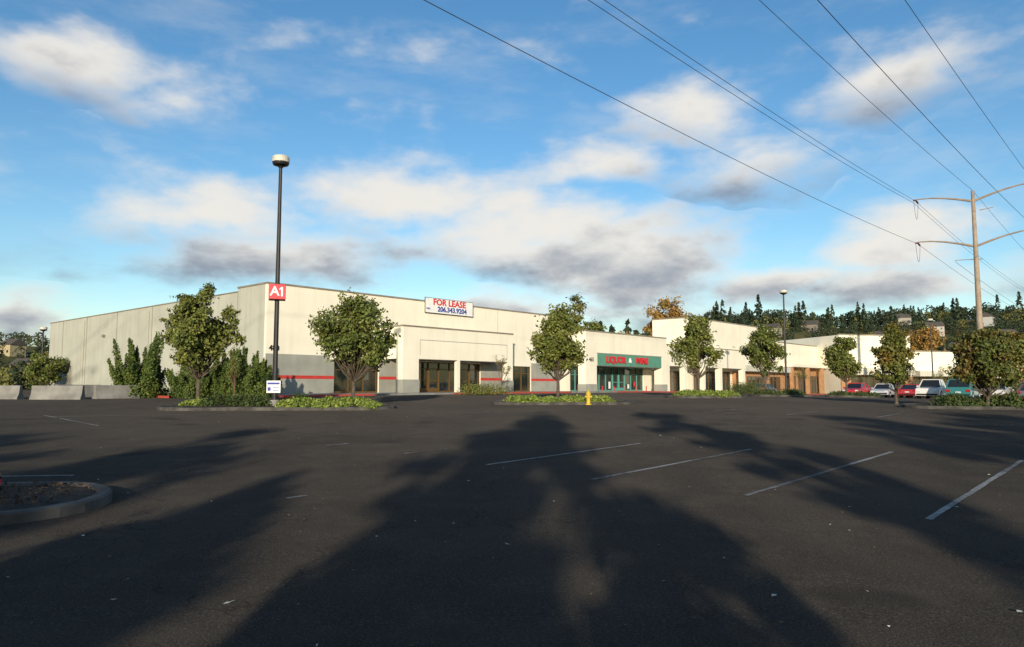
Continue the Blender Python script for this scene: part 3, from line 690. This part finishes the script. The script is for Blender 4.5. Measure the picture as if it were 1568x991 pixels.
for k in range(13):
    r = -1+k*1.5
    for q, dz in ((-7.2, -.05), (-7.2, .14), (-7.02, .14), (-7.0, .08), (-.03, .1)):
        x, y = C0[0]+q*FX+r*LX, C0[1]+q*FY+r*LY; V.append((x, y, G(x, y)+dz))
for k in range(12):
    for j in range(4): F.append((k*5+j, (k+1)*5+j, (k+1)*5+j+1, k*5+j+1))
mobj('bed_and_kerb', V, F, [M['redkerb'], M['soil']], [0 if j < 3 else 1 for k in range(12) for j in range(4)], root)

# ------------------------------------------------------------------ concrete barriers
def barrier(x, y, L, rz):
    z = G(x, y); prof = [(-.31, 0), (-.31, .1), (-.17, .34), (-.10, .84), (.10, .84), (.17, .34), (.31, .1), (.31, 0)]
    V = [(sx*L/2, a, b) for sx in (-1, 1) for a, b in prof]; n = 8
    F = [(k, (k+1) % n, n+(k+1) % n, n+k) for k in range(n)]+[tuple(range(n-1, -1, -1)), tuple(range(n, 2*n))]
    o = mobj('concrete_barrier', V, F, M['concrete']); o.location = (x, y, z-.01); o.rotation_euler = (0, 0, rz); bevel(o, .02)
barrier(-27.2, 44.5, 3.0, .03); barrier(-24.6, 46.2, 2.6, .9); barrier(-31.0, 45, 2.6, -.06); barrier(-28.6, 49, 3.0, 1.1)

# ------------------------------------------------------------------ lamp posts
def lamp_post(x, y, top, head=1.0, signs=False):
    z = G(x, y); root = empty('street_lamp', (x, y, z)); h = top-z
    V, F = lathe([(.24, -.2), (.24, .35), (.22, .4)], 20); mobj('footing', V, F, M['concrete'], parent=root)
    V, F = lathe([(.115, .4), (.10, h*.5), (.075, h-.55)], 12); mobj('pole', V, F, M['black'], parent=root, smooth=False)
    V, F = lathe([(.05, h-.62), (.12, h-.5), (.34*head, h-.42), (.37*head, h-.34), (.37*head, h-.30)], 24); mobj('lens_housing', V, F, M['black'], parent=root)
    V, F = lathe([(.38*head, h-.297), (.38*head, h-.07), (.34*head, h-.02), (.05, h)], 24); mobj('lamp_hood', V, F, M['offwhite'], parent=root)
    if signs:
        e = empty('section_sign', (0, 0, 0)); e.parent = root; e.location = (.0, 0, 5.2); e.rotation_euler = (0, 0, math.radians(18))
        b = Boxes(); b.box(-.36, .36, -.36, .36, -.34, .34); o = b.make('sign_box', [M['boxred']], e, .02)
        text('letter', 'A', .58, (-.11, -.372, .0), M['signwhite'], e, bold=.012)
        b = Boxes(); b.box(.16, .24, -.38, -.362, -.21, .21); b.make('digit_stem', [M['signwhite']], e)
        mobj('digit_flag', [(.16, -.378, .21), (.16, -.378, .12), (.09, -.378, .06), (.09, -.378, .14)], [(0, 3, 2, 1)], M['signwhite'], parent=e)
        e = empty('notice', (0, 0, 0)); e.parent = root; e.location = (0, -.14, .98)
        Boxes().box(-.31, .31, -.03, 0, -.27, .27).make('board', [M['signwhite']], e, .01)
        B = Boxes(); B.box(-.27, .27, -.035, -.031, .10, .19); B.box(-.26, -.12, -.035, -.031, -.18, -.02); B.box(-.04, .25, -.035, -.031, -.06, -.03); B.box(-.04, .22, -.035, -.031, -.17, -.14); B.make('print', [M['signblue']], e)
lamp_post(-10.55, 33, 12.2, 1.0, True); lamp_post(29.2, 79, 12.1)
lamp_post(67, 118, 12.6); lamp_post(-54, 85, 8.6)

# ------------------------------------------------------------------ hydrant
hx, hy = 3.75, 36.5
hz = G(hx, hy)+.0; root = empty('fire_hydrant', (hx, hy, hz+.02))
V, F = lathe([(.15, 0), (.15, .05), (.10, .06), (.10, .42), (.13, .43), (.13, .47), (.11, .50), (.07, .58), (.03, .61), (.03, .65)], 16); V = [(a, b, c*1.15) for a, b, c in V]; mobj('barrel', V, F, M['yellow'], parent=root, smooth=False)
V = []; F = []
for d in ((1, 0), (-1, 0), (0, -1)):
    tube(V, F, (0, 0, .4), (d[0]*.17, d[1]*.17, .4), .055, .055, 10); n = len(V); V.append((d[0]*.18, d[1]*.18, .4)); [F.append((n-10+k, n-10+(k+1) % 10, n)) for k in range(10)]
mobj('outlets', V, F, M['yellow'], parent=root)

# ------------------------------------------------------------------ bottle on the near island
bx, by = -6.55, 9.55; bz = G(bx, by)+.17; root = empty('soda_bottle', (bx, by, bz))
V, F = lathe([(.035, 0), (.045, .02), (.043, .08), (.04, .085), (.04, .15), (.043, .155), (.04, .19), (.02, .235), (.016, .26)], 16); mobj('body', V, F, mat('cola', (.02, .008, .005), .08, spec=.6), parent=root, smooth=True)
V, F = lathe([(.0445, .08), (.0445, .15)], 16); mobj('label', V, F, M['signred'], parent=root)
V, F = lathe([(.018, .255), (.018, .275)], 12); mobj('cap', V, F, M['signwhite'], parent=root)

# ------------------------------------------------------------------ transmission line
def pylon(x, y, dz=0):
    root = empty('transmission_pole', (x, y, G(x, y)), ROT); g = G(x, y)
    V, F = lathe([(.42, -.3), (.36, 9), (.28, 18), (.20, 27.3+dz-g)], 14); mobj('shaft', V, F, M['steel'], parent=root, smooth=True)
    V = []; F = []
    for zj, ztip in ((25.9, 27.25), (19.9, 21.35)):
        for s in (-1, 1):
            pts = [(0, s*t*6.7, zj+dz-g+(ztip-zj)*(math.sin(t*math.pi/2)**1.0)) for t in (0.0, .12, .3, .5, .75, 1)]
            for k in range(5): tube(V, F, pts[k], pts[k+1], .17-.02*k, .15-.02*k, 8)
    for zj, e in ((18.2, 2.4), (24.6, 2.2)): tube(V, F, (0, -e*.3, zj-g), (0, e if zj < 20 else -e, zj-g+.15), .06, .04, 6)
    mobj('cross_arms', V, F, M['steel'], parent=root)
    V = []; F = []
    for zt_ in (27.1, 21.2):
        for s in (-1, 1):
            for sx in (-1, 1):
                for k in range(6):
                    a = (sx*(.15+k*.18), s*6.7, zt_+dz-g-.0-k*.03); b = (sx*(.28+k*.18), s*6.7, zt_+dz-g-k*.03-.02); tube(V, F, a, b, .12, .04, 8)
    mobj('insulators', V, F, M['insul'], parent=root)
PY = [(60.3-112.4, 95-127.5), (60.3, 95), (60.3+112.4, 95+127.5), (60.3+224.8, 95+255)]
for a in PY: pylon(*a)
cu = bpy.data.curves.new('power_lines', 'CURVE'); cu.dimensions = '3D'; cu.bevel_depth = .022; cu.bevel_resolution = 1; cu.materials.append(M['wire'])
def span(p, q, z, sag, inset=1.2):
    s = cu.splines.new('POLY'); n = 40; s.points.add(n)
    for k in range(n+1):
        t = k/n; s.points[k].co = (p[0]+(q[0]-p[0])*t, p[1]+(q[1]-p[1])*t, z-4*sag*t*(1-t), 1)
for i in range(3):
    P0, P1 = PY[i], PY[i+1]
    for off, z, sag in ((6.7, 27.0, 1.9), (6.7+.35, 26.9, 2.15), (6.7, 21.1, 1.9), (-6.7, 27.0, 1.3), (-6.7, 21.1, 1.9), (0, 27.35, 1.8), (2.4, 18.2, 1.6)):
        if off == 2.4 and i == 0: continue
        span((P0[0]+LX*off, P0[1]+LY*off), (P1[0]+LX*off, P1[1]+LY*off), z, sag)
for P in PY[1:2]:
    for z in (26.9, 21.0):
        for off in (6.7, -6.7):
            s = cu.splines.new('POLY'); s.points.add(12)
            for k in range(13):
                t = k/12; d = (t-.5)*2.4; s.points[k].co = (P[0]+LX*off+FX*d, P[1]+LY*off+FY*d, z-2.4*(1-(2*t-1)**2), 1)
link(bpy.data.objects.new('power_lines', cu))

# ------------------------------------------------------------------ vehicles
def arc(cx, r, z, n=7, z0=.0):
    return [(cx+r*math.cos(math.pi*(1-k/n)), z+r*math.sin(math.pi*(1-k/n))) for k in range(n+1)]
def vehicle(name, kind, x, y, rz, paint):
    root = empty(name, (x, y, G(x, y)+.005), rz)
    pm = mat('car_paint', paint, .25, spec=.5, coat=.6)
    W = .88; R = .32; wb = 1.32
    if kind == 'sedan':
        top = [(2.2, .55), (2.15, .72), (1.2, .92), (-1.55, .98), (-2.2, .92), (-2.25, .5)]; cab = [(1.15, .90), (.45, 1.40), (-.85, 1.42), (-1.75, .96)]
    elif kind == 'suv':
        W = .93; R = .36; wb = 1.38; top = [(2.25, .6), (2.2, .95), (1.25, 1.08), (-2.2, 1.12), (-2.3, .6)]; cab = [(1.2, 1.06), (.6, 1.70), (-2.0, 1.72), (-2.22, 1.10)]
    else:
        W = .95; R = .38; wb = 1.65; top = [(2.6, .6), (2.55, .98), (1.45, 1.1), (.0, 1.12), (-.35, 1.12), (-2.6, 1.08), (-2.65, .6)]; cab = [(1.4, 1.08), (.85, 1.74), (-.25, 1.75), (-.42, 1.10)]
    zb = .30
    bot = [(top[-1][0], zb)]+arc(-wb, R*1.15, zb)+arc(wb, R*1.15, zb)+[(top[0][0], zb)]
    poly = top+bot; n = len(poly)
    V = [(a, W*s*(1 if b < .85 else .96), b) for s in (-1, 1) for a, b in poly]
    F = [tuple(range(n)), tuple(range(2*n-1, n-1, -1))]+[((k+1) % n, k, n+k, n+(k+1) % n) for k in range(n)]
    o = mobj('body', V, F, pm, parent=root); bevel(o, .06, 3)
    w0, w1 = W*.92, W*.72
    (a0, z0), (a1, z1), (a2, z2), (a3, z3) = cab
    V = [(a0, -w0, z0), (a0, w0, z0), (a1, -w1, z1), (a1, w1, z1), (a2, -w1, z2), (a2, w1, z2), (a3, -w0, z3), (a3, w0, z3)]
    F = [(0, 1, 3, 2), (2, 3, 5, 4), (4, 5, 7, 6), (0, 2, 4, 6), (1, 7, 5, 3), (6, 7, 1, 0)]
    mobj('windows', V, F, M['carglass'], parent=root)
    V = []; F = []
    b = Boxes(); b.box(a2-.02, a1+.02, -w1-.02, w1+.02, z1-.02, z2+.045); o = b.make('roof', [pm], root, .03)
    for s in (-1, 1):
        tube(V, F, (a0, s*w0, z0), (a1, s*w1, z1), .04, .04, 6); tube(V, F, (a3, s*w0, z3), (a2, s*w1, z2), .06, .05, 6)
        m0 = (a1+a2)/2; tube(V, F, (m0, s*(w0+.01), (z0+z3)/2), (m0, s*(w1+.01), z1), .04, .04, 6)
        if kind == 'suv': tube(V, F, (a2+.8, s*(w0+.01), (z0+z3)/2), (a2+.8, s*(w1+.01), z1), .05, .05, 6)
    mobj('pillars', V, F, pm, parent=root)
    for i, (cx, s) in enumerate(((wb, -1), (wb, 1), (-wb, -1), (-wb, 1))):
        V = []; F = []; tube(V, F, (cx, s*(W-.22), R), (cx, s*(W+.01), R), R, R, 20); n = len(V); F.append(tuple(range(n-1, n-21, -1))); F.append(tuple(range(0, 20)))
        mobj('tyre_%d' % i, V, F, M['tyre'], parent=root)
        V = []; F = []; tube(V, F, (cx, s*(W-.02), R), (cx, s*(W+.025), R), R*.62, R*.55, 14); n = len(V); F.append(tuple(range(n-1, n-15, -1)))
        mobj('hub_%d' % i, V, F, M['hub'], parent=root)
    fx = top[0][0]; rx = top[-1][0]
    b = Boxes()
    for s in (-1, 1):
        b.box(fx-.12, fx+.015, min(s*W*.55, s*W*.9), max(s*W*.55, s*W*.9), .60, .74, 0); b.box(rx-.015, rx+.15, min(s*W*.62, s*W*.95), max(s*W*.62, s*W*.95), .68, .88, 1)
    b.box(fx-.1, fx+.03, -W*.9, W*.9, .36, .5, 2); b.box(rx-.04, rx+.1, -W*.9, W*.9, .36, .5, 2); b.box(rx-.03, rx, -.2, .2, .6, .72, 0)
    b.make('lights_and_bumpers', [M['chrome'], M['tail'], M['tyre']], root, .015)
    if kind == 'pickup':
        Boxes().box(-2.5, -.5, -W*.8, W*.8, 1.10, 1.14).make('bed_liner', [M['tyre']], root)
    b = Boxes()
    for s in (-1, 1): b.box(a0-.35, a0-.15, min(s*(W-.02), s*(W+.16)), max(s*(W-.02), s*(W+.16)), z0+.0, z0+.14)
    b.make('mirrors', [pm], root, .02)
H = ROT
CARS = [('parked_car', 'sedan', 36.2, 78, H+math.pi, (.50, .02, .03)), ('parked_car', 'sedan', 39.4, 78.5, H+math.pi, (.45, .47, .50)), ('parked_car', 'sedan', 42.6, 79, H, (.4, .02, .02)),
 ('pickup_truck', 'pickup', 38.6, 68, H+math.pi, (.70, .70, .67)), ('parked_suv', 'suv', 38.8, 63.8, H, (.03, .16, .16)), ('parked_suv', 'suv', 43.4, 66.5, H+math.pi, (.55, .55, .55)),
 ('parked_car', 'sedan', 46.2, 66, H, (.1, .11, .13)), ('parked_car', 'sedan', 44.5, 86, H, (.3, .32, .35)), ('parked_car', 'sedan', 48.5, 88, H, (.6, .6, .6)), ('parked_suv', 'suv', 52, 90, H, (.05, .06, .1)),
 ('parked_car', 'sedan', 56, 92, H, (.35, .05, .05)), ('parked_car', 'sedan', 60, 98, H, (.6, .62, .65)), ('parked_car', 'sedan', 50, 76, H, (.55, .55, .52)), ('parked_suv', 'suv', 54, 79, H, (.05, .05, .05)),
 ('parked_car', 'sedan', 35, 103, H, (.1, .1, .12)), ('parked_car', 'sedan', 57, 112, H+1.5, (.7, .7, .7)), ('parked_car', 'sedan', 63, 115, H+1.5, (.2, .22, .3))]
for c in CARS: vehicle(*c)

# ------------------------------------------------------------------ litter on the asphalt
def scatter(name, n, size, m, seed, y0=3.5, y1=34):
    rng = np.random.default_rng(seed); V = []; F = []
    for i in range(n):
        y = y0+(y1-y0)*rng.uniform()**1.1; x = rng.uniform(-.75, .75)*y; z = G(x, y)+.012; a = rng.uniform(0, 6.28); s = size*rng.uniform(.4, 1.3)
        b = len(V)
        for k, (p, q) in enumerate(((1, 0), (0, .6), (-1, 0), (0, -.6))):
            V.append((x+s*(p*math.cos(a)-q*math.sin(a)), y+s*(p*math.sin(a)+q*math.cos(a)), z+rng.uniform(0, .012)))
        F.append((b, b+1, b+2, b+3))
    mobj(name, V, F, m)
scatter('fallen_leaves', 300, .018, M['leafyel'], 1); scatter('paper_litter', 120, .028, M['offwhite'], 2)

# ------------------------------------------------------------------ light
EL = math.radians(12.0)
sd = Vector((.045, 1, 0)).normalized()
dirv = Vector((sd.x*math.cos(EL), sd.y*math.cos(EL), -math.sin(EL)))
sl = bpy.data.lights.new('sun', 'SUN'); sl.energy = 5.0; sl.angle = math.radians(.5); sl.color = (1, .88, .68)
so = bpy.data.objects.new('sun', sl); so.rotation_euler = dirv.to_track_quat('-Z', 'Y').to_euler(); link(so)

# ------------------------------------------------------------------ world: Nishita sky + clouds
w = bpy.data.worlds.new('World'); scene.world = w; w.use_nodes = True; nt = w.node_tree; nt.nodes.clear(); L = nt.links.new
def S(v, sock):
    if hasattr(v, 'links'): L(v, sock)
    else: sock.default_value = v
def m_(op, a, b=0.0, c=None, clamp=False):
    n = nt.nodes.new('ShaderNodeMath'); n.operation = op; n.use_clamp = clamp; S(a, n.inputs[0]); S(b, n.inputs[1])
    if c is not None: S(c, n.inputs[2])
    return n.outputs[0]
def vm(op, a, b=None, c=None, out=0):
    n = nt.nodes.new('ShaderNodeVectorMath'); n.operation = op; S(a, n.inputs[0])
    if b is not None: S(b, n.inputs[1])
    if c is not None: S(c, n.inputs[2])
    return n.outputs[out]
def rg(v, a, b, c=0., d=1., smooth=True):
    n = nt.nodes.new('ShaderNodeMapRange'); n.interpolation_type = 'SMOOTHSTEP' if smooth else 'LINEAR'; S(v, n.inputs[0])
    for i, q in enumerate((a, b, c, d)): n.inputs[i+1].default_value = q
    return n.outputs[0]
def mixc(f, a, b):
    n = nt.nodes.new('ShaderNodeMix'); n.data_type = 'RGBA'; S(f, n.inputs[0])
    for i, v in ((6, a), (7, b)):
        if hasattr(v, 'links'): L(v, n.inputs[i])
        else: n.inputs[i].default_value = (*v, 1)
    return n.outputs[2]
sky = nt.nodes.new('ShaderNodeTexSky'); sky.sky_type = 'NISHITA'; sky.sun_disc = False; sky.sun_elevation = EL; sky.sun_rotation = math.radians(182.6)
sky.air_density = 1.0; sky.dust_density = .4; sky.ozone_density = 2.0
tc = nt.nodes.new('ShaderNodeTexCoord'); dv = tc.outputs['Generated']
sep = nt.nodes.new('ShaderNodeSeparateXYZ'); L(dv, sep.inputs[0])
def nz(scale, detail=6, rough=.55, st=(1, 1, 2.2), off=(0, 0, 0)):
    mp = nt.nodes.new('ShaderNodeMapping'); mp.inputs['Scale'].default_value = st; mp.inputs['Location'].default_value = off; L(dv, mp.inputs[0])
    n = nt.nodes.new('ShaderNodeTexNoise'); n.inputs['Scale'].default_value = scale; n.inputs['Detail'].default_value = detail; n.inputs['Roughness'].default_value = rough
    L(mp.outputs[0], n.inputs['Vector']); return n
DEG = 57.29578
warp = nz(6, 3, .55, off=(3, 1, 2))
az = m_('ARCTAN2', sep.outputs[0], sep.outputs[1]); el = m_('ARCSINE', sep.outputs[2])
cb = nt.nodes.new('ShaderNodeCombineXYZ'); L(az, cb.inputs[0]); L(el, cb.inputs[1])
P0 = vm('MULTIPLY_ADD', cb.outputs[0], (DEG, DEG, 0), (-4.0, -2.0, 0))
PP = vm('MULTIPLY_ADD', warp.outputs['Color'], (8.0, 4.0, 0), P0)
# (azimuth, elevation, half width, half height, strength, darkness)
CL = [(-30.5, 21.4, 6.5, 2.2, .9, .0), (-25.0, 19.6, 4.5, 1.9, .8, .0),
      (-23.5, 12.3, 8.0, 2.5, 1.15, .0), (-17.5, 9.4, 8.5, 2.6, 1.15, .5), (-8.3, 14.4, 9.0, 2.8, 1.3, -.1), (0.6, 12.0, 10, 3.5, 1.45, .1),
      (8.8, 9.3, 9.0, 3.8, 1.5, .5), (6, 16.6, 6.5, 2.0, 1.0, 0), (14.1, 20.2, 7.0, 2.6, 1.0, 0), (18.5, 16.6, 6.5, 2.8, .7, .05),
      (26.9, 21.2, 6.5, 2.8, .9, 0), (26.8, 9.8, 5.8, 2.3, 1.3, -.05), (20.6, 7.8, 7, 1.8, 1.2, .35), (28.0, 7.0, 9, 1.8, 1.3, .6), (-35, 4.6, 7, 1.6, .95, .5),
      (2, 5.8, 22, 1.5, .9, .45)]
mxv = None; sw = None; sg = None
for (a, e, hw, hh, st, dk) in CL:
    q = vm('MULTIPLY_ADD', PP, (1/hw, 1/hh, 0), (-a/hw, -e/hh, 0))
    r = vm('LENGTH', q, out=1)
    f = m_('MAXIMUM', m_('MULTIPLY_ADD', r, -st, 1.35*st), .001)
    wt = m_('MULTIPLY', f, f)
    g = m_('ADD', vm('DOT_PRODUCT', q, (0, -.55, 0), out=1), dk)
    mxv = f if mxv is None else m_('MAXIMUM', mxv, f)
    sw = wt if sw is None else m_('ADD', sw, wt); sg = m_('MULTIPLY', wt, g) if sg is None else m_('MULTIPLY_ADD', wt, g, sg)
shade = m_('DIVIDE', sg, sw)
n1 = nz(8, 6, .54).outputs[0]; n3 = nz(5, 5, .6, st=(1, 1, 3.5), off=(1, 7, 3)).outputs[0]
dens = m_('ADD', mxv, m_('MULTIPLY_ADD', n1, 3.0, -1.4))
alpha = rg(dens, .1, 1.5)
haze = m_('MULTIPLY', rg(n3, .45, .78), .22)
alpha = m_('MAXIMUM', m_('MULTIPLY', alpha, .97), haze)
tone = m_('ADD', shade, m_('MULTIPLY_ADD', n1, 2.6, -1.4)); tone = m_('ADD', tone, m_('MULTIPLY', rg(dens, .6, 2.2), .12))
tone = rg(tone, -.05, 1.2)
ccol = mixc(tone, (6.7, 6.45, 6.0), (2.1, 2.4, 2.95))
hs = nt.nodes.new('ShaderNodeHueSaturation'); hs.inputs['Saturation'].default_value = 1.25; hs.inputs['Value'].default_value = 1.3; L(sky.outputs[0], hs.inputs['Color'])
final = mixc(alpha, hs.outputs[0], ccol)
bg = nt.nodes.new('ShaderNodeBackground'); bg.inputs[1].default_value = .13; L(final, bg.inputs[0])
wo = nt.nodes.new('ShaderNodeOutputWorld'); L(bg.outputs[0], wo.inputs[0])

# ------------------------------------------------------------------ camera
cd = bpy.data.cameras.new('camera'); cd.lens = 26.0; cd.sensor_width = 36; cd.clip_end = 8000; cd.clip_start = .05
co = bpy.data.objects.new('camera', cd); co.location = (0, 0, 1.7); co.rotation_euler = (math.radians(94.9), 0, 0); link(co)
scene.camera = co
scene.view_settings.view_transform = 'Standard'; scene.view_settings.look = 'None'; scene.view_settings.exposure = 0
